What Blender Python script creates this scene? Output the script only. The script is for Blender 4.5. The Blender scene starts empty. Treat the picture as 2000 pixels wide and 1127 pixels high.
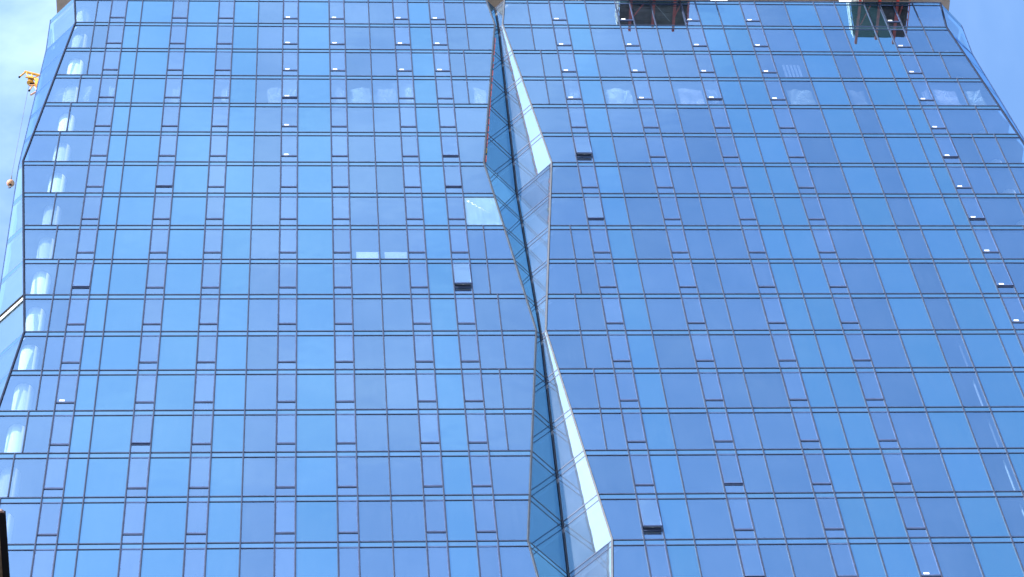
import bpy, bmesh, math, random
from mathutils import Vector, Matrix, Quaternion
random.seed(7)
R = math.radians
S = bpy.context.scene
COL = S.collection

# ------------------------------------------------------------------ camera
Z0 = 139.46                      # height of the top glazing line; a storey is 3.1 m
FL = 3.1
yaw, pit, rol = R(8.14168), R(59.44054), R(-7.09133)
fw = Vector((math.sin(yaw)*math.cos(pit), math.cos(yaw)*math.cos(pit), math.sin(pit)))
rt = Vector((math.cos(yaw), -math.sin(yaw), 0))
up = rt.cross(fw)
r2 = rt*math.cos(rol)+up*math.sin(rol)
u2 = -rt*math.sin(rol)+up*math.cos(rol)
cam = bpy.data.objects.new('camera', bpy.data.cameras.new('camera'))
COL.objects.link(cam)
m = Matrix((r2, u2, -fw)).transposed().to_4x4()
m.translation = Vector((2.00226, -62.66709, 1.7024))
cam.matrix_world = m
cam.data.sensor_width = 36
cam.data.lens = 36*5523.82/2000
cam.data.clip_start = .5
cam.data.clip_end = 6000
S.camera = cam

# ------------------------------------------------------------------ sky, sun, exposure
SUN_EL, SUN_AZ = R(33), R(50)      # azimuth to the left of the facade's normal
W = bpy.data.worlds.new('World'); S.world = W; W.use_nodes = True
nt = W.node_tree; nt.nodes.clear()
def N(t, kind, **kw):
    n = t.nodes.new(kind)
    for k, v in kw.items(): setattr(n, k, v)
    return n
out = N(nt, 'ShaderNodeOutputWorld'); bg = N(nt, 'ShaderNodeBackground')
sky = N(nt, 'ShaderNodeTexSky', sky_type='NISHITA', sun_disc=False)
sky.sun_elevation = SUN_EL; sky.sun_rotation = math.pi+SUN_AZ
sky.air_density = 1.6; sky.dust_density = 2.9; sky.ozone_density = 8.0
tc = N(nt, 'ShaderNodeTexCoord'); mp = N(nt, 'ShaderNodeMapping')
mp.inputs['Scale'].default_value = (1.6, 2.4, 2.0)
mp.inputs['Location'].default_value = (35.64, 39.22, 26.28)
nz = N(nt, 'ShaderNodeTexNoise'); nz.inputs['Scale'].default_value = 2.2
nz.inputs['Detail'].default_value = 7; nz.inputs['Roughness'].default_value = .55
nz.inputs['Distortion'].default_value = .4
cr = N(nt, 'ShaderNodeMapRange', interpolation_type='SMOOTHSTEP')
cr.inputs['From Min'].default_value = .46; cr.inputs['From Max'].default_value = .80
cr.inputs['To Max'].default_value = .9
mx = N(nt, 'ShaderNodeMix', data_type='RGBA')
mx.inputs['B'].default_value = (2.5, 3.4, 4.8, 1)
nt.links.new(tc.outputs['Generated'], mp.inputs[0]); nt.links.new(mp.outputs[0], nz.inputs['Vector'])
nt.links.new(nz.outputs['Fac'], cr.inputs['Value']); nt.links.new(cr.outputs[0], mx.inputs['Factor'])
nt.links.new(sky.outputs[0], mx.inputs['A']); nt.links.new(mx.outputs['Result'], bg.inputs['Color'])
nt.links.new(bg.outputs[0], out.inputs[0])
bg.inputs['Strength'].default_value = .15
sun = bpy.data.objects.new('sun', bpy.data.lights.new('sun', 'SUN')); COL.objects.link(sun)
sun.data.energy = 3.4; sun.data.angle = R(.53); sun.data.color = (1, .94, .84)
sd = Vector((-math.sin(SUN_AZ)*math.cos(SUN_EL), -math.cos(SUN_AZ)*math.cos(SUN_EL), math.sin(SUN_EL)))
sun.rotation_euler = sd.to_track_quat('Z', 'Y').to_euler(); sun.location = (-40, -80, 200)
S.view_settings.view_transform = 'Standard'; S.view_settings.look = 'None'
S.view_settings.exposure = 1.50; S.view_settings.gamma = 1; S.view_settings.use_curve_mapping = False
S.render.engine = 'CYCLES'
S.cycles.max_bounces = 12; S.cycles.transparent_max_bounces = 24; S.cycles.glossy_bounces = 6

# ------------------------------------------------------------------ materials
MATS = {}
def mat(name):
    m = bpy.data.materials.new(name); m.use_nodes = True; m.node_tree.nodes.clear()
    MATS[name] = m
    return m, m.node_tree, N(m.node_tree, 'ShaderNodeOutputMaterial')
def rgb(c): return (c[0], c[1], c[2], 1)
def simple(name, col, rough=.6, metal=0, var=.15, scale=3.0, streak=1.0):
    """painted metal, concrete, plaster: base colour with soft noise wear"""
    m, t, o = mat(name)
    p = N(t, 'ShaderNodeBsdfPrincipled'); p.inputs['Roughness'].default_value = rough
    p.inputs['Metallic'].default_value = metal
    g = N(t, 'ShaderNodeNewGeometry'); mp = N(t, 'ShaderNodeMapping'); mp.inputs['Scale'].default_value = (1, 1, 1/streak)
    n = N(t, 'ShaderNodeTexNoise'); n.inputs['Scale'].default_value = scale; n.inputs['Detail'].default_value = 6
    r = N(t, 'ShaderNodeValToRGB')
    r.color_ramp.elements[0].position = .3; r.color_ramp.elements[1].position = .7
    r.color_ramp.elements[0].color = rgb([c*(1-var) for c in col]); r.color_ramp.elements[1].color = rgb([min(1, c*(1+var)) for c in col])
    t.links.new(g.outputs['Position'], mp.inputs[0]); t.links.new(mp.outputs[0], n.inputs['Vector'])
    t.links.new(n.outputs['Fac'], r.inputs['Fac']); t.links.new(r.outputs[0], p.inputs['Base Color'])
    t.links.new(p.outputs[0], o.inputs[0])
    return m

def glass(name, refl, trans, gloss, back=None, dirt=0, dirtcol=(.6, .7, .75), jitter=.10, wave=.012, hue=.06, even=.35):
    """coated facade glass: mirror layer over clear tinted glass (or over an opaque backing when 'back' is set),
    every pane a little different, faintly wavy, with a film of dust"""
    m, t, o = mat(name); L = t.links.new
    g = N(t, 'ShaderNodeNewGeometry'); oi = N(t, 'ShaderNodeObjectInfo')
    nw = N(t, 'ShaderNodeTexNoise'); nw.inputs['Scale'].default_value = .9; nw.inputs['Detail'].default_value = 1
    L(g.outputs['Position'], nw.inputs['Vector'])
    bp = N(t, 'ShaderNodeBump'); bp.inputs['Strength'].default_value = .35; bp.inputs['Distance'].default_value = wave
    L(nw.outputs['Fac'], bp.inputs['Height'])
    gl = N(t, 'ShaderNodeBsdfGlossy'); gl.inputs['Color'].default_value = rgb(gloss); gl.inputs['Roughness'].default_value = .0
    L(bp.outputs[0], gl.inputs['Normal'])
    # pane-to-pane tone of the tint
    hv = N(t, 'ShaderNodeHueSaturation')
    src = trans if back is None else back
    hv.inputs['Color'].default_value = rgb(src)
    mh = N(t, 'ShaderNodeMapRange'); mh.inputs['To Min'].default_value = .5-hue*.5; mh.inputs['To Max'].default_value = .5+hue*.5
    wn = N(t, 'ShaderNodeTexWhiteNoise', noise_dimensions='1D'); L(oi.outputs['Random'], wn.inputs['W'])
    L(wn.outputs['Value'], mh.inputs['Value']); L(mh.outputs[0], hv.inputs['Hue'])
    mv = N(t, 'ShaderNodeMapRange'); mv.inputs['To Min'].default_value = 1-jitter*1.5; mv.inputs['To Max'].default_value = 1+jitter
    L(oi.outputs['Random'], mv.inputs['Value']); L(mv.outputs[0], hv.inputs['Value'])
    if back is None:
        b = N(t, 'ShaderNodeBsdfTransparent')
    else:
        b = N(t, 'ShaderNodeBsdfDiffuse')
    L(hv.outputs[0], b.inputs['Color'])
    under = b.outputs[0]
    # dust film, washed down in streaks
    mp = N(t, 'ShaderNodeMapping'); mp.inputs['Scale'].default_value = (5, 5, .35)
    L(g.outputs['Position'], mp.inputs[0])
    nd = N(t, 'ShaderNodeTexNoise'); nd.inputs['Scale'].default_value = 1.6; nd.inputs['Detail'].default_value = 8; nd.inputs['Roughness'].default_value = .7
    L(mp.outputs[0], nd.inputs['Vector'])
    nb = N(t, 'ShaderNodeTexNoise'); nb.inputs['Scale'].default_value = .45; nb.inputs['Detail'].default_value = 3
    L(g.outputs['Position'], nb.inputs['Vector'])
    mm = N(t, 'ShaderNodeMath', operation='MULTIPLY'); L(nd.outputs['Fac'], mm.inputs[0]); L(nb.outputs['Fac'], mm.inputs[1])
    md = N(t, 'ShaderNodeMapRange'); md.inputs['From Min'].default_value = .15; md.inputs['From Max'].default_value = .42
    md.inputs['To Min'].default_value = max(.004, .015+dirt*even); md.inputs['To Max'].default_value = .05+dirt
    L(mm.outputs[0], md.inputs['Value'])
    dd = N(t, 'ShaderNodeBsdfDiffuse'); dd.inputs['Color'].default_value = rgb(dirtcol)
    s0 = N(t, 'ShaderNodeMixShader'); L(md.outputs[0], s0.inputs[0]); L(under, s0.inputs[1]); L(dd.outputs[0], s0.inputs[2])
    # coating reflectance
    fr = N(t, 'ShaderNodeFresnel'); fr.inputs['IOR'].default_value = 1.5
    base = N(t, 'ShaderNodeMapRange'); base.inputs['To Min'].default_value = refl-.03; base.inputs['To Max'].default_value = refl+.03
    L(wn.outputs['Value'], base.inputs['Value'])
    mxr = N(t, 'ShaderNodeMath', operation='ADD', use_clamp=True); L(base.outputs[0], mxr.inputs[0]); L(fr.outputs[0], mxr.inputs[1])
    bf = N(t, 'ShaderNodeMath', operation='SUBTRACT'); bf.inputs[0].default_value = 1; L(g.outputs['Backfacing'], bf.inputs[1])
    fac = N(t, 'ShaderNodeMath', operation='MULTIPLY'); L(mxr.outputs[0], fac.inputs[0]); L(bf.outputs[0], fac.inputs[1])
    s1 = N(t, 'ShaderNodeMixShader'); L(fac.outputs[0], s1.inputs[0]); L(s0.outputs[0], s1.inputs[1]); L(gl.outputs[0], s1.inputs[2])
    L(s1.outputs[0], o.inputs[0])
    return m

M_VIS = glass('vision_glass', .37, (.83, .88, .95), (.56, .785, .99), dirt=-.025, dirtcol=(.5, .65, .85), jitter=.14)
M_CNR = glass('corner_glass', .40, (.85, .9, .95), (.66, .86, 1.0), dirt=-.02, dirtcol=(.5, .65, .85))
M_CASE = glass('casement_glass', .41, (.83, .88, .95), (.57, .78, .98), dirt=-.02, dirtcol=(.5, .6, .85), jitter=.16)
M_SPN = glass('spandrel_glass', .40, None, (.44, .74, .98), dirt=-.02, back=(.011, .036, .056), jitter=.09, hue=.02)
M_STRIP = glass('strip_glass', .38, None, (.50, .76, .98), back=(.014, .050, .08), jitter=.08, hue=.02)
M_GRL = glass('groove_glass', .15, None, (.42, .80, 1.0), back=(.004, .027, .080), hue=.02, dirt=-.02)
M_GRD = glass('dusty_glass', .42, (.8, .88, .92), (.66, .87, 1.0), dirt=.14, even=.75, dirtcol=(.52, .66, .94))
M_HAZY = glass('dust_coated_glass', .36, (.6, .75, .85), (.8, .95, 1.0), dirt=.24, dirtcol=(.45, .70, .90))
M_FRAME = simple('frame_aluminium', (.032, .05, .11), .45, .2, .2)
M_SASH = simple('sash_aluminium', (.08, .12, .25), .4, .3, .2)
M_FIN = simple('mullion_cap_aluminium', (.045, .055, .09), .45, .5, .2)
M_CORNER = simple('corner_trim_metal', (.065, .07, .085), .45, .4, .2)
M_DARK = simple('dark_gasket', (.012, .02, .045), .7)
M_BLACK = simple('black_steel', (.008, .008, .010), .9)
M_EDGE = simple('dark_edge_trim', (.02, .028, .055), .95)
for m_ in (M_BLACK, M_EDGE): [n for n in m_.node_tree.nodes if n.type == 'BSDF_PRINCIPLED'][0].inputs['Specular IOR Level'].default_value = .08
M_CONC = simple('raw_concrete', (.29, .26, .24), .9, 0, .22, 1.2)
M_CEIL = simple('interior_ceiling', (.13, .16, .24), .9, 0, .05, .5)
M_WALL = simple('interior_wall', (.10, .13, .21), .9, 0, .15, .4)
M_COLUMN = simple('white_column', (.86, .88, .86), .8, 0, .04, 1)
M_LOUV = simple('grey_blade', (.28, .32, .36), .6, .1, .05)
M_WHITE = simple('white_sticker', (.85, .88, .86), .6, 0, .03)
M_RED = simple('red_oxide_steel', (.60, .08, .06), .6, .1, .35, 5)
M_GALV = simple('galvanised_steel', (.55, .55, .54), .5, .5, .2, 6)
M_PLY = simple('dark_plywood', (.03, .028, .024), .9, 0, .5, 2.5)
M_MESH = simple('green_net', (.010, .013, .012), .95, 0, .3, 4)
M_YEL = simple('yellow_crane_paint', (.52, .26, .02), .6, 0, .3, 6)
M_ORG = simple('weathered_orange_steel', (.55, .27, .16), .6, 0, .3, 9)
M_CABLE = simple('steel_cable', (.07, .08, .11), .6)
M_BRICK = simple('brown_brick', (.14, .09, .06), .9, 0, .4, 5)
M_TAN = simple('tan_flashing', (.22, .14, .12), .6, 0, .3, 14)
M_SOFF = simple('weathered_timber', (.17, .12, .08), .85, 0, .6, 9)
M_ASPH = simple('asphalt', (.055, .055, .055), .95, 0, .3, 2)
M_PAVE = simple('pavement_concrete', (.30, .29, .27), .9, 0, .2, 1)

def film_mat():
    m, t, o = mat('plastic_film'); L = t.links.new
    oi = N(t, 'ShaderNodeObjectInfo'); g = N(t, 'ShaderNodeNewGeometry')
    n = N(t, 'ShaderNodeTexNoise'); n.inputs['Scale'].default_value = 1.3; n.inputs['Detail'].default_value = 2
    L(g.outputs['Position'], n.inputs['Vector'])
    mr = N(t, 'ShaderNodeMapRange'); mr.inputs['From Min'].default_value = .3; mr.inputs['From Max'].default_value = .7
    mr.inputs['To Min'].default_value = .12; mr.inputs['To Max'].default_value = .36; L(n.outputs['Fac'], mr.inputs['Value'])
    d = N(t, 'ShaderNodeBsdfDiffuse'); d.inputs['Color'].default_value = (.8, .86, .88, 1)
    tr = N(t, 'ShaderNodeBsdfTransparent')
    s = N(t, 'ShaderNodeMixShader'); L(mr.outputs[0], s.inputs[0]); L(tr.outputs[0], s.inputs[1]); L(d.outputs[0], s.inputs[2])
    L(s.outputs[0], o.inputs[0]); return m
M_FILM = film_mat()
M_CREASE = simple('plastic_crease', (.45, .52, .56), .4, 0, .03)

# ------------------------------------------------------------------ helpers
def obj(name, me, parent=None, loc=None):
    o = bpy.data.objects.new(name, me); COL.objects.link(o)
    if loc is not None: o.location = loc
    if parent is not None: o.parent = parent
    return o
def empty(name, loc, label=None, cat=None, group=None):
    o = bpy.data.objects.new(name, None); COL.objects.link(o); o.location = loc
    if label: o['label'] = label
    if cat: o['category'] = cat
    if group: o['group'] = group
    return o
class MB:
    """collects solids into one mesh"""
    def __init__(s): s.v = []; s.f = []
    def solid(s, front, back):
        """prism between two matching polygons (front seen from outside, any winding)"""
        n = len(front); b = len(s.v)
        s.v += [tuple(p) for p in front]+[tuple(p) for p in back]
        s.f.append(tuple(range(b, b+n))); s.f.append(tuple(range(b+2*n-1, b+n-1, -1)))
        for i in range(n):
            j = (i+1) % n; s.f.append((b+j, b+i, b+n+i, b+n+j))
    def box(s, a, b):
        x0, y0, z0 = a; x1, y1, z1 = b
        s.solid([(x0, y0, z0), (x1, y0, z0), (x1, y0, z1), (x0, y0, z1)], [(x0, y1, z0), (x1, y1, z0), (x1, y1, z1), (x0, y1, z1)])
    def bar(s, p, q, w, n, d0, d1):
        """bar from p to q, width w in the surface, from d0 to d1 along the outward normal n"""
        p, q, n = Vector(p), Vector(q), Vector(n).normalized()
        t = (q-p).normalized().cross(n).normalized()*(w/2)
        f = [p-t+n*d1, p+t+n*d1, q+t+n*d1, q-t+n*d1]; k = [p-t+n*d0, p+t+n*d0, q+t+n*d0, q-t+n*d0]
        s.solid(f, k)
    def tube(s, p, q, r, r2=None, seg=10):
        p, q = Vector(p), Vector(q); r2 = r if r2 is None else r2
        a = (q-p).normalized(); e = a.orthogonal().normalized(); g = a.cross(e)
        P = [p+(e*math.cos(2*math.pi*i/seg)+g*math.sin(2*math.pi*i/seg))*r for i in range(seg)]
        Q = [q+(e*math.cos(2*math.pi*i/seg)+g*math.sin(2*math.pi*i/seg))*r2 for i in range(seg)]
        s.solid(P, Q)
    def lathe(s, c, axis, prof, seg=20):
        """prof: list of (distance along axis, radius)"""
        c, a = Vector(c), Vector(axis).normalized(); e = a.orthogonal().normalized(); g = a.cross(e)
        b = len(s.v); n = len(prof)
        for d, r in prof:
            for i in range(seg):
                th = 2*math.pi*i/seg; s.v.append(tuple(c+a*d+(e*math.cos(th)+g*math.sin(th))*r))
        for k in range(n-1):
            for i in range(seg):
                j = (i+1) % seg; s.f.append((b+k*seg+i, b+k*seg+j, b+(k+1)*seg+j, b+(k+1)*seg+i))
        s.f.append(tuple(b+i for i in range(seg-1, -1, -1))); s.f.append(tuple(b+(n-1)*seg+i for i in range(seg)))
    def mesh(s, name, mt, smooth=False):
        me = bpy.data.meshes.new(name); me.from_pydata(s.v, [], s.f)
        bm = bmesh.new(); bm.from_mesh(me); bmesh.ops.recalc_face_normals(bm, faces=bm.faces); bm.to_mesh(me); bm.free()
        me.materials.append(mt)
        if smooth:
            for p in me.polygons: p.use_smooth = True
        return me
    def build(s, name, mt, parent=None, smooth=False): return obj(name, s.mesh(name, mt, smooth), parent)

def zk(k): return Z0-FL*k
STRIP = .117*FL
def tri(k):                       # half width of the folded groove at floor line k
    d = abs(((k-1) % 10)); d = min(d, 10-d)
    return .20+.2822*d
def cham(k):                      # size of the bevelled corners at floor line k
    return 1.60-.2765*min((k-1) % 10, 10-(k-1) % 10)
XL, XR, XG = -11.6, 37.4, 12.0
def uL(k): return XL+cham(k)
def uR(k): return XR-cham(k)
NR = 18                           # storeys built pane by pane
def lerp(a, b, t): return a+(b-a)*t

# ------------------------------------------------------------------ the setting
def ground():
    bm = bmesh.new()
    vs = [bm.verts.new(p) for p in ((-3000, -3000, 0), (3000, -3000, 0), (3000, 3000, 0), (-3000, 3000, 0))]
    bm.faces.new(vs); me = bpy.data.meshes.new('ground'); bm.to_mesh(me); bm.free(); me.materials.append(M_PAVE)
    o = obj('ground', me); o['kind'] = 'structure'
    b = MB(); b.box((-400, -22, -.3), (400, -6, .006)); o = b.build('road', M_ASPH); o['kind'] = 'structure'
ground()

# ------------------------------------------------------------------ the tower
T = empty('glass_tower', (XG, 0, 0), 'blue glass office tower with a folded diamond groove down its front', 'tower')
T_OFF = Vector((XG, 0, 0))
def part(name, me, loc=(0, 0, 0), label=None, parent=None):
    o = obj(name, me, T if parent is None else parent)
    o.location = Vector(loc)-(T_OFF if parent is None else Vector((0, 0, 0)))
    if label: o['label'] = label
    return o

NF = Vector((0, -1, 0))
US = [-8.262, -7.462, -6.657, -5.048, -4.244, -2.648, -1.840, -.562, .730, 1.522, 3.132, 3.932, 5.217, 6.500, 7.297, 8.422, 9.226,
      None,
      14.843, 15.638, 16.774, 18.386, 19.190, 20.304, 21.906, 22.712, 23.824, 25.105, 25.918, 27.516, 29.114, 30.236, 31.858, 32.646, 33.449]
KIND = {0: 'C', 1: 'S', 2: 'S', 3: 'C', 4: 'S', 5: 'C', 6: 'S', 7: 'V', 8: 'C', 9: 'S', 10: 'C', 11: 'V', 12: 'V', 13: 'C', 14: 'S', 15: 'C',
        18: 'C', 19: 'S', 20: 'V', 21: 'C', 22: 'V', 23: 'V', 24: 'C', 25: 'S', 26: 'S', 27: 'C', 28: 'V', 29: 'S', 30: 'V', 31: 'S', 32: 'S', 33: 'C'}
# short mullions next to the slanting edges, by storey
PL = {0: -9.0, 1: -9.0, 2: -9.0, 3: -9.28, 4: -9.56, 5: -9.86, 6: -9.86, 7: -9.58, 8: -9.28, 9: -9.0, 10: -9.0, 11: -9.0, 12: -9.0, 13: -9.28, 14: -9.57, 15: -9.85, 16: -9.86, 17: -9.58}
PGL = {0: 10.29, 1: 10.29, 2: 9.99, 3: 9.99, 8: 10.0, 9: 10.0, 10: 10.3, 11: 10.3, 12: 10.01, 13: 10.01, }
PGR = {0: 13.69, 1: 13.69, 2: 13.97, 3: 13.97, 8: 13.99, 9: 13.99, 10: 13.69, 11: 13.69, 12: 13.98, 13: 13.98}
PR = {0: [34.51], 1: [34.51], 2: [34.79], 3: [35.09], 4: [35.39], 5: [34.57, 35.7], 6: [34.56, 35.7], 7: [35.4], 8: [35.09], 9: [34.79], 10: [34.51], 11: [34.51],
      12: [34.79], 13: [35.09], 14: [35.39], 15: [34.57, 35.7], 16: [34.56, 35.7], 17: [35.4]}

WM, WU, WLO = .066, .056, .040     # visible widths: mullion, upper transom, lower transom
_cache = {}
def rect_pane(w, h, mt, th=.024):
    key = (round(w, 3), round(h, 3), mt.name)
    if key not in _cache:
        b = MB(); b.box((0, 0, 0), (w, th, h)); _cache[key] = b.mesh('pane', mt)
    return _cache[key]
def quad_pane(P, n, mt, th=.024):
    """pane from four corners in space; the mesh is kept about its first corner"""
    n = Vector(n).normalized(); P = [Vector(p) for p in P]; o = P[0].copy()
    b = MB(); b.solid([p-o for p in P], [p-o-n*th for p in P])
    return b.mesh('pane', mt), o
strip_faces = []                  # (row, mesh/func)
def flat_pane(name, x0b, x1b, x0t, x1t, zb, zt, mt, y=.022):
    """facade pane with possibly slanting sides: bottom from x0b to x1b, top from x0t to x1t"""
    if abs(x0b-x0t) < 1e-6 and abs(x1b-x1t) < 1e-6:
        return part(name, rect_pane(x1b-x0b, zt-zb, mt), (x0b, y, zb))
    me, o = quad_pane([(x0b, y, zb), (x1b, y, zb), (x1t, y, zt), (x0t, y, zt)], NF, mt)
    return part(name, me, o)

OPEN = {(4, 8): .0}
OPENING = {}                      # (row, column start u index): angle in degrees
for (r, i), a in {(5, 18): 5.2, (9, 15): 5.2, (15, 18): 5.2,
                  (5, 15): 1.1, (6, 15): 1.1, (7, 18): 1.2, (6, 3): 1.0, (9, 0): 1.2, (13, 3): 1.1, (3, 8): 1.0, (7, 33): 1.2, (9, 33): 1.2,
                  (5, 33): 1.0, (3, 24): 1.0, (14, 21): 1.0, (16, 21): .9}.items(): OPENING[(r, i)] = a
STK = set()
for r in (0, 1, 2): STK |= {(r, i) for i in (8, 10, 13, 15, 18, 21, 24, 27, 33)}
STK |= {(3, i) for i in (8, 18, 21, 24, 27, 33)} | {(4, 8), (5, 8), (12, 0), (16, 27)} | {(r, 33) for r in range(4, 11)}

sash_cache = {}
def casement(row, i):
    x0, x1 = US[i]+WM/2, US[i+1]-WM/2
    zt = zk(row)-STRIP-WLO/2; zb = zk(row)-.805*FL+.02
    w, h = round(x1-x0, 3), round(zt-zb, 3)
    key = (w, h)
    if key not in sash_cache:
        fr = MB(); a = .045
        fr.box((0, -.012, 0), (w, .05, a)); fr.box((0, -.012, h-a*.7), (w, .05, h)); fr.box((0, -.0125, a), (a*.5, .05, h-a*.7)); fr.box((w-a*.5, -.0125, a), (w, .05, h-a*.7))
        for f in range(len(fr.v)): fr.v[f] = (fr.v[f][0], fr.v[f][1], fr.v[f][2]-h)
        pn = MB(); pn.box((a*.5+.001, .006, a+.001-h), (w-a*.5-.001, .03, -a*.7-.001))
        st = MB(); st.box((.115, .0, .075-h), (.325, .005, .180-h))
        ins = MB(); ins.box((.05, .052, .02-h), (w-.05, .075, .10-h)); ins.box((w/2-.03, .076, .03-h), (w/2+.03, .10, .08-h))
        arm = MB(); arm.box((.02, .055, .03-h), (.045, .07, .45-h)); arm.box((w-.045, .055, .03-h), (w-.02, .07, .45-h))
        sash_cache[key] = (fr.mesh('sash_frame', M_SASH), pn.mesh('pane', M_CASE), st.mesh('sticker', M_WHITE), ins.mesh('rail', M_GALV), arm.mesh('stay_arm', M_GALV))
    fr, pn, st, ins, arm = sash_cache[key]
    a = OPENING.get((row, i), 0)
    c = part('casement_window', fr, (x0, .0, zt))
    if a > 5: c['label'] = 'casement window propped wide open'
    elif a: c['label'] = 'casement window standing slightly open'
    c.rotation_euler = (-R(a), 0, 0)
    obj('pane', pn, c)
    if (row, i) in STK:
        s = obj('sticker', st, c); s['label'] = 'white sticker at the foot of the pane'
    if a > 5:
        obj('rail', ins, c); obj('stay_arm', arm, c)
    # fixed pane below, and the rail between them
    z0 = zk(row+1)+WU/2
    part('vent_pane', rect_pane(w, round(zb-.07-z0, 3), M_CASE), (x0, .022, z0))
    key = ('rail', w)
    if key not in _cache:
        b = MB(); b.box((0, -.004, -.068), (w, .06, -.004)); _cache[key] = b.mesh('window_sill', M_FRAME)
    part('window_sill', _cache[key], (x0, 0, zb))

film_list = []
strips = []
def storey(row):
    zt, zb = zk(row), zk(row+1)
    zs = zt-STRIP
    p0, p1 = zb+WU/2, zs-WLO/2           # clear height of the main panes
    s0, s1 = zs+WLO/2, zt-WU/2           # of the strip
    def bl(z): return uL_at(z)+.07
    def at(fn, z):
        k = (Z0-z)/FL; k0 = math.floor(k+1e-9); return lerp(fn(k0), fn(k0+1), k-k0)
    def uL_at(z): return at(uL, z)
    gl = lambda z: XG-at(tri, z)-.06
    gr = lambda z: XG+at(tri, z)+.06
    ur = lambda z: at(uR, z)-.07
    H = WM/2
    cst = lambda c: (lambda z: c)
    cells = []                           # (left bound, right bound, kind, index)
    cells.append((bl, cst(PL[row]-H), 'V', 100)); cells.append((cst(PL[row]+H), cst(US[0]-H), 'V', 101))
    for i, k in KIND.items(): cells.append((cst(US[i]+H), cst(US[i+1]-H), k, i))
    if row in PGL:
        cells += [(cst(US[16]+H), cst(PGL[row]-H), 'V', 102), (cst(PGL[row]+H), gl, 'V', 103)]
    else: cells.append((cst(US[16]+H), gl, 'V', 103))
    if row in PGR:
        cells += [(gr, cst(PGR[row]-H), 'V', 104), (cst(PGR[row]+H), cst(US[18]-H), 'V', 105)]
    else: cells.append((gr, cst(US[18]-H), 'V', 104))
    xs = [US[34]]+PR[row]
    for a, b in zip(xs, xs[1:]): cells.append((cst(a+H), cst(b-H), 'V', 106))
    cells.append((cst(xs[-1]+H), ur, 'V', 107))
    for a, b, k, i in cells:
        strips.append((row, a(s0), b(s0), a(s1), b(s1), s0, s1))
        if k == 'C': casement(row, i)
        else:
            mt = M_SPN if k == 'S' else M_VIS
            nm = 'spandrel_pane' if k == 'S' else 'vision_pane'
            lab = None
            if row == 7 and i == 103: mt = M_HAZY; lab = 'pale dusty pane with scratches'
            o = flat_pane(nm, a(p0), b(p0), a(p1), b(p1), p0, p1, mt)
            if lab: o['label'] = lab
    # short mullions
    for x in [PL[row]]+([PGL[row]] if row in PGL else [])+([PGR[row]] if row in PGR else [])+PR[row]:
        b = MB(); b.box((-WM/2, -.009, zb+WU/2), (WM/2, .13, zt-WU/2)); b2 = MB(); b2.box((-.014, -.035, zb+WU/2), (.014, -.0095, zt-WU/2))
        m_ = part('mullion', b.mesh('mullion', M_FRAME), (x, 0, 0)); obj('mullion_cap', b2.mesh('mullion_cap', M_FIN), m_)
for r_ in range(NR): storey(r_)

# slab strips: the 300 largest in view one by one, the rest joined
strips.sort(key=lambda s: (0 if s[0] <= 16 else 1, -s[0]))
rest = MB()
for n_, (row, a0, b0, a1, b1, s0, s1) in enumerate(strips):
    if n_ < 290: flat_pane('strip_pane', a0, b0, a1, b1, s0, s1, M_STRIP)
    else:
        rest.solid([(a0, .022, s0), (b0, .022, s0), (b1, .022, s1), (a1, .022, s1)], [(a0, .046, s0), (b0, .046, s0), (b1, .046, s1), (a1, .046, s1)])
o = part('strip_pane_rows', rest.mesh('strip_pane_rows', M_STRIP)); o['kind'] = 'stuff'

# continuous mullions and their caps
for i, x in enumerate(US):
    if x is None: continue
    b = MB(); b.box((-WM/2, -.012, zk(NR)), (WM/2, .15, Z0)); b2 = MB(); b2.box((-.014, -.04, zk(NR)), (.014, -.0125, Z0))
    m_ = part('mullion', b.mesh('mullion', M_FRAME), (x, 0, 0)); obj('mullion_cap', b2.mesh('mullion_cap', M_FIN), m_)
# transoms
for k in range(NR+1):
    for z, w, kk in ((zk(k), WU, k), (zk(k)-STRIP, WLO, k+STRIP/FL)):
        if k == NR and w == WLO: continue
        def at(fn):
            k0 = math.floor(kk+1e-9); return lerp(fn(k0), fn(k0+1), kk-k0)
        for a, b_ in ((at(uL), XG-at(tri)), (XG+at(tri), at(uR))):
            b = MB(); b.box((a+.03, -.006, z-w/2), (b_-.03, .12, z+w/2)); part('transom', b.mesh('transom', M_FRAME))

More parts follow.
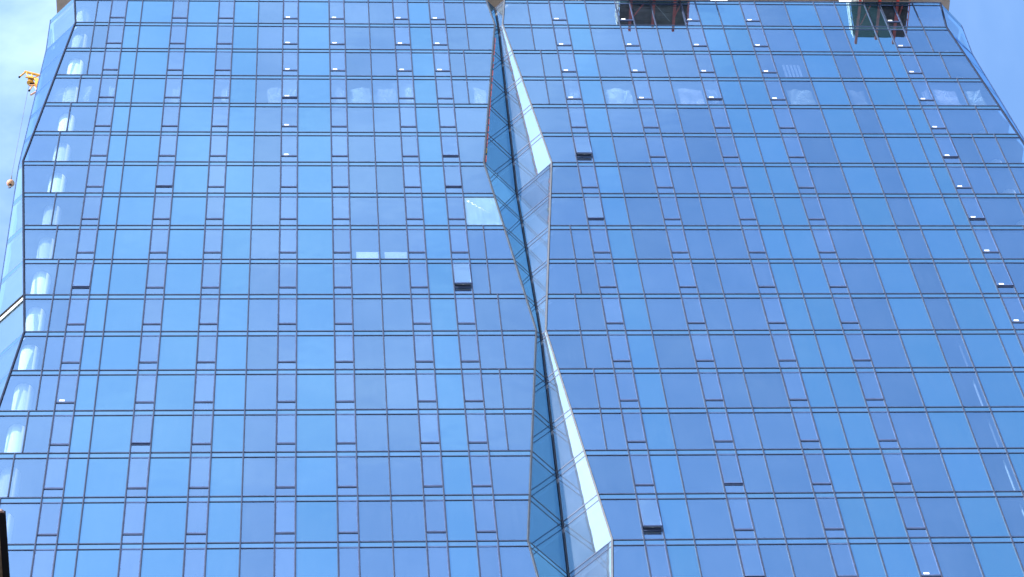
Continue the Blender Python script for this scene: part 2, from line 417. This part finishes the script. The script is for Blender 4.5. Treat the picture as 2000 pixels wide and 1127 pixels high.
# --- folded groove, bevelled corners: faces at 45 degrees
def facet_faces():
    """(name, outer point fn, inner point fn, glass) -- both functions of k"""
    gA = lambda k: Vector((XG-tri(k), 0, zk(k))); gB = lambda k: Vector((XG, tri(k), zk(k))); gC = lambda k: Vector((XG+tri(k), 0, zk(k)))
    lA = lambda k: Vector((uL(k), 0, zk(k))); lB = lambda k: Vector((XL, cham(k), zk(k)))
    rA = lambda k: Vector((uR(k), 0, zk(k))); rB = lambda k: Vector((XR, cham(k), zk(k)))
    return [('groove_pane', gA, gB, M_GRL, (1, -1, 0)), ('groove_pane', gC, gB, M_GRD, (-1, -1, 0)), ('corner_pane', lA, lB, M_CNR, (-1, -1, 0)), ('corner_pane', rA, rB, M_VIS, (1, -1, 0))]
for name, A, B, mt, nn in facet_faces():
    for row in range(NR):
        A0, A1, B0, B1 = A(row), A(row+1), B(row), B(row+1)
        n = (B0-A0).cross(A1-A0).normalized()
        if n.dot(Vector(nn)) < 0: n = -n
        t = STRIP/FL
        As, Bs = A0.lerp(A1, t), B0.lerp(B1, t)
        for nm, ta, ba, tb, bb, m_ in ((name, As, A1, Bs, B1, mt), (name.replace('pane', 'strip_pane'), A0, As, B0, Bs, M_STRIP if 'corner' in name else mt)):
            wt, wb = (tb-ta).length, (bb-ba).length
            et, eb = (tb-ta)/wt, (bb-ba)/wb
            gt, gb = min(.03, wt*.2), min(.03, wb*.2)
            dz = .016
            tdir = (ta-ba).normalized()*dz; sdir = (tb-bb).normalized()*dz
            P = [ba+eb*gb+tdir, bb-eb*gb+sdir, tb-et*gt-sdir, ta+et*gt-tdir]
            P = [p-n*.022 for p in P]
            me, o_ = quad_pane(P, n, m_)
            part(nm, me, o_)
        for P, Q, w in ((A0, B0, .06 if 'groove' in name else .03), (As, Bs, .045 if 'groove' in name else .022)):
            b = MB(); e = (Q-P).normalized()*.02; b.bar(P+e, Q-e, w, n, -.07, -.012 if 'groove' in name else -.018)
            part('groove_transom' if 'groove' in name else 'corner_transom', b.mesh('transom', M_DARK if mt is M_GRL else M_FRAME if 'groove' in name else M_SASH))
    # edges
    ks = [0, 1, 6, 11, 16, NR]
    for a, c in zip(ks, ks[1:]):
        P, Q = A(a), A(c)
        n = Vector((nn[0]*.4, -1, 0)).normalized()
        b = MB(); b.bar(P, Q, .075, n, -.08, .018)
        part('edge_trim', b.mesh('edge_trim', M_CORNER if 'groove' in name else M_EDGE))
        if 'corner' in name:
            P, Q = B(a), B(c); b = MB(); b.bar(P, Q, .03, Vector((nn[0], -.4, 0)), -.05, .004); part('edge_trim', b.mesh('edge_trim', M_SASH))
ks = [0, 1, 6, 11, 16, NR]
for a, c in zip(ks, ks[1:]):
    b = MB(); b.bar((XG, tri(a)-.02, zk(a)), (XG, tri(c)-.02, zk(c)), .028, NF, -.05, .012); part('valley_gasket', b.mesh('valley_gasket', M_DARK))

# --- red strip by the groove modelled in place of a reflection, with a yellow piece
for row in (1, 2, 3, 4, 5):
    for s_ in range(4):
        k0, k1 = row+s_*.25, row+s_*.25+random.uniform(.16, .245)
        if row == 1 and s_ < 2: continue
        P = Vector((XG-lerp(tri(row), tri(row+1), k0-row)+.06, .065, zk(k0))); Q = Vector((XG-lerp(tri(row), tri(row+1), k1-row)+.06, .065, zk(k1)))
        b = MB(); b.bar(P, Q, random.uniform(.03, .06), (1, -1, 0), .003, .03); part('edge_reflection', b.mesh('edge_reflection', M_RED if (row, s_) != (5, 2) else M_YEL), label='red bar standing in for a reflection along the groove edge' if (row, s_) != (5, 2) else 'yellow bar in the stand-in reflection on the groove edge')

# --- gap in the left corner glazing
P = Vector((uL(10), 0, zk(10)-.14)); Q = Vector((XL, cham(10), zk(10)-.14)); n = Vector((-1, -1, 0)).normalized()
b = MB(); b.bar(P, Q, .28, n, -.01, .03); part('corner_vent', b.mesh('corner_vent', M_BLACK), label='black open joint in the corner glazing')
b = MB(); d = Vector((0, 0, -.245)); b.bar(P+d, Q+d, .19, n, -.02, .02); part('corner_vent_lip', b.mesh('lip', M_WHITE), label='pale metal lip under the open joint')

# --- dried splash across the dusty pane by the groove
rd = random.Random(9); b = MB()
for i in range(60):
    t = rd.random()**1.3; ux = 9.42+1.05*t+rd.gauss(0, .035); zz = zk(7)-.75-1.35*t+rd.gauss(0, .05); q = rd.uniform(.004, .02)*(1.2-t)
    b.solid([(ux-q, .0195, zz-q), (ux+q, .0195, zz-q*.6), (ux+q*.8, .0195, zz+q), (ux-q*.7, .0195, zz+q*.8)], [(ux-q, .0215, zz-q), (ux+q, .0215, zz-q*.6), (ux+q*.8, .0215, zz+q), (ux-q*.7, .0215, zz+q*.8)])
o = part('dried_splash', b.mesh('dried_splash', M_WHITE)); o['kind'] = 'stuff'

# --- inside
for k in range(-1, NR+1):
    h = tri(k); c = cham(k)
    y0 = .20
    if k == -1:
        poly = [(XL+.1, 1.2), (uL(k), .0), (XR-1.3, 0), (XR-.1, 1.2), (XR-.1, 24), (XL+.1, 24)]
        zt_, zb_ = zk(k)-.02, zk(k)-.25; mt = M_CONC
    else:
        poly = [(XL+.2, c+.15), (uL(k)+.15, y0), (XG-h-.25, y0), (XG, h+.35), (XG+h+.25, y0), (uR(k)-.15, y0), (XR-.2, c+.15), (XR-.2, 24), (XL+.2, 24)]
        zt_, zb_ = zk(k)-.05, zk(k)-.33; mt = M_CEIL if k else M_CONC
    b = MB(); b.solid([(x, y, zb_) for x, y in poly], [(x, y, zt_) for x, y in poly]); part('floor_slab', b.mesh('floor_slab', mt))
b = MB(); b.box((-8.5, 7.0, 0), (34.2, 7.3, zk(0)-.4)); part('core_wall', b.mesh('core_wall', M_WALL))
for x in (-2.25, 5.217, 16.774, 19.6, 24.5, 28.3):
    b = MB(); b.box((x-.05, 1.2, zk(NR)), (x+.05, 6.99, zk(0)-.4)); part('partition_wall', b.mesh('partition_wall', M_WALL))
def column(x, y, r, mt=M_COLUMN, z0=0, z1=None):
    b = MB(); z1 = zk(0)-.3 if z1 is None else z1
    b.tube((x, y, z0), (x, y, z1), r, seg=32); o = part('round_column', b.mesh('round_column', mt, True))
    for p in o.data.polygons:
        if len(p.vertices) > 4: p.use_smooth = False
column(-9.75, .84, .40); column(35.9, 1.6, .36); column(2.2, 3.5, .4); column(22, 3.5, .4); column(30.14, .40, .04, M_LOUV, zk(NR), zk(11)-.3); column(14.6, 4.0, .4)  # the slim grey tube is added to stand in for a column's sunlit edge
# boards standing behind two panes, a louvre, plastic film
for x0, x1 in ((4.17, 5.16), (5.44, 6.44)):
    b = MB(); b.box((x0, .10, zk(9)+.06), (x1, .13, zk(8)-.745*FL)); part('leaning_board', b.mesh('leaning_board', M_WHITE), label='white board standing behind the glass')
for i in range(5):
    b = MB(); x = 26.35+i*.19; b.box((x, .14, zk(3)+.35), (x+.11, .17, zk(3)+1.75)); part('louvre_blade', b.mesh('louvre_blade', M_LOUV))
rf = random.Random(3)
def film(x0, x1, row, frac=.75, y=.16):
    nx, nz = 18, 18; zb = zk(row+1)+.06; zt = zb+(FL-STRIP-.1)*frac
    vs, fs = [], []
    ph = [rf.uniform(0, 6.3) for _ in range(4)]; cu, cv = rf.choice((.0, 1.0, .6)), rf.choice((.0, .1, 1.0))
    for j in range(nz+1):
        for i in range(nx+1):
            u, v = i/nx, j/nz
            rr_ = math.hypot(u-cu, v-cv)+.05; an = math.atan2(v-cv, u-cu); dy = .05*math.sin(7*an+ph[0])*rr_+.03*math.sin(13*an+ph[1])*rr_
            ztop = zt+.12*math.sin(5*u+ph[2])
            vs.append((lerp(x0, x1, u)+.08*(1-v)*math.sin(ph[3]+3*v), y+abs(dy), lerp(zb, ztop, v)))
    for j in range(nz):
        for i in range(nx):
            a = j*(nx+1)+i; fs += [(a, a+1, a+nx+2), (a, a+nx+2, a+nx+1)]
    nf = len(fs)
    for c_ in range(rf.choice((1, 2, 3))):
        ox, oz = lerp(x0, x1, cu), lerp(zb, zt, cv); ex_, ez = lerp(x0, x1, rf.uniform(.1, .9)), lerp(zb, zt, rf.uniform(.15, .95)); bw = rf.uniform(.003, .008); sag = rf.uniform(-.04, .04)
        b0 = len(vs)
        for q in range(9):
            t_ = .15+.85*q/8; wq = bw*math.sin(math.pi*q/8)+.003
            cx_, cz_ = lerp(ox, ex_, t_)+sag*math.sin(math.pi*t_)*(ez-oz), lerp(oz, ez, t_)
            vs += [(cx_-wq, y-.02, cz_+wq*.5), (cx_+wq, y-.02, cz_-wq*.5)]
        fs += [(b0+2*q, b0+2*q+1, b0+2*q+3, b0+2*q+2) for q in range(8)]
    me = bpy.data.meshes.new('plastic_film'); me.from_pydata(vs, [], fs); me.materials.append(M_FILM); me.materials.append(M_CREASE)
    for p in list(me.polygons)[nf:]: p.material_index = 1
    for p in me.polygons: p.use_smooth = True
    part('plastic_film', me, label='creased white plastic film behind the glass')
for x0, x1 in ((-10.55, -9.4), (-9.2, -8.7), (-7.85, -7.55), (-4.7, -4.32), (-2.25, -1.95), (.0, .68), (.95, 1.42), (3.4, 3.85), (4.1, 5.1), (5.45, 6.42), (6.85, 7.2), (10.3, 10.9),
               (15.1, 15.55), (16.95, 18.2), (20.6, 21.8), (22.0, 22.6), (26.1, 27.4), (29.3, 30.1), (33.0, 33.4), (33.6, 34.8), (35.3, 36.1)): film(x0, x1, 3)
# --- open concrete floors above the glazing, hidden sides, and the storeys below the frame
for k in (-2, -3):
    b = MB(); b.box((XL+.1, 0, zk(k)-.25), (XR-.1, 24, zk(k)-.02)); part('floor_slab', b.mesh('floor_slab', M_CONC))
for x in (-9.6, -2, 6, 16, 22, 30, 35.5):
    b = MB(); b.tube((x, 2.2, zk(0)), (x, 2.2, zk(-3)-.2), .35, seg=20); part('round_column', b.mesh('round_column', M_CONC, True))
b = MB()
b.box((XL, 1.65, 0), (XL+.12, 24, zk(0)-.4)); b.box((XR-.12, 1.65, 0), (XR, 24, zk(0)-.4)); b.box((XL+.12, 23.88, 0), (XR-.12, 24, zk(0)-.4))
part('flank_wall', b.mesh('flank_wall', M_SPN))
b = MB(); zz = zk(NR)-.06
b.solid([(XL, 1.65, zz), (XL+1.6, .02, zz), (XR-1.6, .02, zz), (XR, 1.65, zz)], [(XL, 1.65, 0), (XL+1.6, .02, 0), (XR-1.6, .02, 0), (XR, 1.65, 0)])
part('lower_facade', b.mesh('lower_facade', M_SPN))
for k in range(NR+1, 45):
    b = MB(); b.box((XL+1.6, -.01, zk(k)-.04), (XR-1.6, .019, zk(k)+.04)); part('lower_transom', b.mesh('lower_transom', M_FRAME))

# ------------------------------------------------------------------ things on the slab edge
for x0, x1, lab in ((15.766, 16.6, 'small white wrapped stack at the roof edge nearest the groove'), (23.63, 24.49, 'white wrapped stack at the roof edge just right of the red platform'), (30.63, 31.86, 'longest white wrapped stack at the roof edge by the green netted platform')):
    r_ = empty('wrapped_stack', ((x0+x1)/2, .2, Z0+.045), lab, 'wrapped stack', 'white wrapped stacks along the roof edge')
    w = (x1-x0)/2
    b = MB(); b.solid([(-w, -.20, 0), (w, -.20, 0), (w, .5, 0), (-w, .5, 0)], [(-w+.03, -.18, .55), (w-.03, -.18, .58), (w-.03, .45, .56), (-w+.03, .45, .6)]); b.build('wrap', M_WHITE, r_)
    b = MB()
    for q in (-.5, .5): b.box((w*q-.02, -.205, .0), (w*q+.02, -.19, .6))
    b.build('strap', M_GALV, r_)

def platform(x0, x1, depth, tip, lab, deckmat, skew=0):
    r_ = empty('loading_platform', ((x0+x1)/2, -.02, Z0+.06), lab, 'loading platform', 'loading platforms sticking out over the glass')
    w = (x1-x0)/2
    b = MB(); n = 6
    for i in range(n):
        a, c = -depth*i/n, -depth*(i+1)/n+.012
        pl = MB(); pl.solid([(-w+skew*i/n, a, .10), (w, a, .10), (w, c, .10), (-w+skew*(i+1)/n, c, .10)], [(-w+skew*i/n, a, .15), (w, a, .15), (w, c, .15), (-w+skew*(i+1)/n, c, .15)])
        pl.build('deck_plank', deckmat, r_)
    for x in (-w*.68, .0, w*.62):
        t_ = tip if x else depth+.06
        b = MB(); b.box((x-.07, -t_, .0), (x+.07, 3, .018)); b.box((x-.015, -t_, .018), (x+.015, 3, .082)); b.box((x-.07, -t_, .082), (x+.07, 3, .099)); b.box((x-.06, -t_-.02, -.02), (x+.06, -t_+.03, .10))
        b.build('beam', M_RED, r_)
    b = MB(); b.tube((-w*.30, -.1, -.02), (-w*.60, -depth*.62, -.05), .035); b.tube((w*.80, -.1, -.02), (w*.62, -depth*.62, -.05), .035)
    b.build('brace', M_RED, r_)
    b = MB(); b.tube((0, -.1, -.03), (w*.5, -depth*.8, -.03), .014); b.build('tie_rod', M_GALV, r_)
    for i in range(5):
        y = -depth*(.04+.23*i)
        for s_ in (-1, 1):
            b = MB(); xx = s_*(w+.03)+(skew*(.04+.23*i) if s_ < 0 else 0); b.tube((xx, y, .0), (xx, y, 1.1), .024); b.build('post', M_GALV if s_ < 0 else M_RED, r_)
    for z in (.12, .55, 1.08):
        for s_ in (-1, 1):
            b = MB(); xx = s_*(w+.09); b.tube((xx, .0, z), (xx+(skew if s_ < 0 else 0), -depth-.04, z), .03); b.build('rail', M_GALV if s_ < 0 else M_RED, r_)
    b = MB(); b.box((-w+skew, -depth-.03, .10), (w, -depth-.01, 1.15)); b.build('toe_net', deckmat, r_)
platform(18.72, 22.36, 1.45, 1.78, 'dark plywood loading platform on red steel beams, nearer the groove', M_PLY)
platform(31.2, 34.36, 2.1, 2.45, 'loading platform hung with green netting near the tower right corner', M_MESH, .45)

# ------------------------------------------------------------------ yellow hoist and its ball
HY = 2.5
h_ = empty('jib_hoist', (-11.6, HY, Z0-4.6), 'yellow steel jib hoist reaching out past the tower left edge', 'hoist')
ho = Vector((-11.6, HY, Z0-4.6))
def hp(x, z, dy=0): return Vector((x, HY+dy, Z0+z))-ho
def hpart(name, fn, mt=M_YEL, parent=None, smooth=False):
    b = MB(); fn(b); return b.build(name, mt, h_ if parent is None else parent, smooth)
hpart('beam', lambda b: (b.tube(hp(-12.66, -3.86), hp(-11.6, -4.42), .07, seg=12), b.tube(hp(-12.62, -3.92, .28), hp(-11.6, -4.46, .28), .045)))
hpart('arm', lambda b: b.tube(hp(-12.62, -3.9), hp(-12.88, -4.5), .045))
hpart('arm_cap', lambda b: b.tube(hp(-12.87, -4.47), hp(-12.895, -4.53), .052), M_BLACK)
hpart('brace', lambda b: b.tube(hp(-12.58, -3.98), hp(-12.38, -4.54), .035))
hpart('brace', lambda b: b.tube(hp(-12.28, -4.2), hp(-12.17, -4.62), .035))
hpart('brace', lambda b: b.tube(hp(-11.92, -4.36), hp(-12.2, -4.62), .03))
hpart('gear_block', lambda b: b.solid([hp(-12.44, -4.5, -.1), hp(-12.16, -4.62, -.1), hp(-12.16, -4.8, -.1), hp(-12.44, -4.68, -.1)], [hp(-12.44, -4.5, .14), hp(-12.16, -4.62, .14), hp(-12.16, -4.8, .14), hp(-12.44, -4.68, .14)]))
hpart('link_arm', lambda b: b.tube(hp(-12.32, -4.7), hp(-12.13, -5.15), .055), M_BLACK)
hpart('link_arm', lambda b: b.tube(hp(-12.14, -4.66), hp(-11.85, -5.1), .07))
hpart('side_plate', lambda b: b.solid([hp(-12.04, -4.75, -.12), hp(-11.86, -4.9, -.12), hp(-11.9, -5.7, -.12), hp(-12.02, -5.45, -.12)], [hp(-12.04, -4.75, .12), hp(-11.86, -4.9, .12), hp(-11.9, -5.7, .12), hp(-12.02, -5.45, .12)]))
sh = hpart('sheave', lambda b: b.lathe(hp(-12.25, -5.2), (.35, -.25, .9), [(-.045, .12), (-.045, .2), (-.03, .2), (-.012, .17), (.012, .17), (.03, .2), (.045, .2), (.045, .1)], 24), M_YEL)
hpart('axle', lambda b: b.tube(hp(-12.28, -5.3), hp(-12.0, -5.28), .06), M_BLACK)
hpart('bracket', lambda b: b.tube(hp(-12.3, -5.48), hp(-11.9, -5.42), .05), M_ORG)
hpart('limit_rod', lambda b: b.tube(hp(-12.13, -5.55), hp(-12.24, -6.05), .035))
hpart('rod_end', lambda b: b.tube(hp(-12.235, -6.02), hp(-12.255, -6.12), .05), M_BLACK)
hpart('bracket', lambda b: b.tube(hp(-12.0, -5.6), hp(-11.87, -6.0), .035), M_ORG)
hpart('arm', lambda b: b.tube(hp(-11.84, -6.14), hp(-12.13, -6.58), .05), M_ORG)
hpart('wall_bracket', lambda b: b.box(hp(-11.66, -6.3, -.25), hp(-11.58, -4.2, .35)), M_ORG)
hpart('hoist_cable', lambda b: b.tube(hp(-12.32, -5.3), hp(-12.32, -15.40), .013, seg=6), M_CABLE)

bc = Vector((-12.3, HY, Z0-16.14))
k_ = empty('hook_ball', bc, 'round orange steel hook ball hanging on a long thin cable', 'hook ball')
b = MB(); b.lathe((0, 0, 0), (0, 0, 1), [(-.19+.38*i/14, math.sqrt(max(.0004, .19**2-(-.19+.38*i/14)**2))) for i in range(15)], 28); b.build('ball', M_ORG, k_, True)
b = MB(); b.tube((0, 0, -.001), (0, 0, .0), .192, .192, seg=28); b.build('seam', M_BLACK, k_)
b = MB(); b.tube((0, 0, .18), (-.01, 0, .42), .022); b.tube((-.01, 0, .42), (-.02, 0, .76), .035, .03, seg=8); b.build('socket', M_CABLE, k_)
b = MB(); b.tube((0, 0, -.17), (0, 0, -.25), .07, .06, seg=12); b.build('swivel', M_BLACK, k_)
hk = MB(); pts = [(.0, -.25), (.0, -.33), (.035, -.38), (.03, -.44), (-.02, -.47), (-.075, -.45), (-.10, -.40)]
for a, c, ra, rb in zip(pts, pts[1:], (.03, .03, .032, .034, .03, .022), (.03, .032, .034, .03, .022, .012)): hk.tube((a[0], 0, a[1]), (c[0], 0, c[1]), ra, rb, seg=8)
hk.build('hook', M_CABLE, k_)

# ------------------------------------------------------------------ neighbouring building whose eave enters the lower left corner
sc = (30-1.7024)/(12-1.7024)
ex = 2.002+(.68-2.002)*sc; ey = -62.667+(-55.52+62.667)*sc
n_ = empty('brick_building', (ex-6, ey+9, 0), 'dark eave of a brown brick building cutting into the lower left corner', 'building')
L0, L1 = -9.0, 7.0                # the eave starts here and runs away from the camera
b = MB(); b.box((-6, L0+.4, 0), (5.6, L1-.4, 30.011)); b.build('wall', M_BRICK, n_)
b = MB(); b.box((6-.080, L0+.03, 30.0), (6, L1, 30.065)); b.build('gutter', M_BLACK, n_)
b = MB(); b.box((5.0, L0+.05, 30.012), (6-.0805, L1, 30.06)); b.build('eave_soffit', M_SOFF, n_)
b = MB(); b.solid([(5.0, L0, 30.02), (5.955, L0, 30.02), (5.955, L0, 30.062), (5.0, L0, 30.062)], [(5.0, L0+.028, 30.02), (5.985, L0+.028, 30.02), (5.985, L0+.028, 30.062), (5.0, L0+.028, 30.062)])
b.build('flashing', M_TAN, n_)
for i, y in enumerate((L0+1.2, L0+2.6, L0+4.0, L0+5.4)):
    b = MB(); b.box((5.62, y, 29.55), (5.9, y+.08, 30.0)); b.build('eave_bracket', M_SOFF, n_)
for z in range(3, 29, 3):
    for y in (-6.5, -2.5, 1.5):
        b = MB(); b.box((5.55, y, z), (5.66, y+1.4, z+1.7)); f_ = b.build('window', M_TAN, n_)
        b = MB(); b.box((5.661, y+.1, z+.1), (5.67, y+1.3, z+1.6)); b.build('pane', M_DARK, f_)
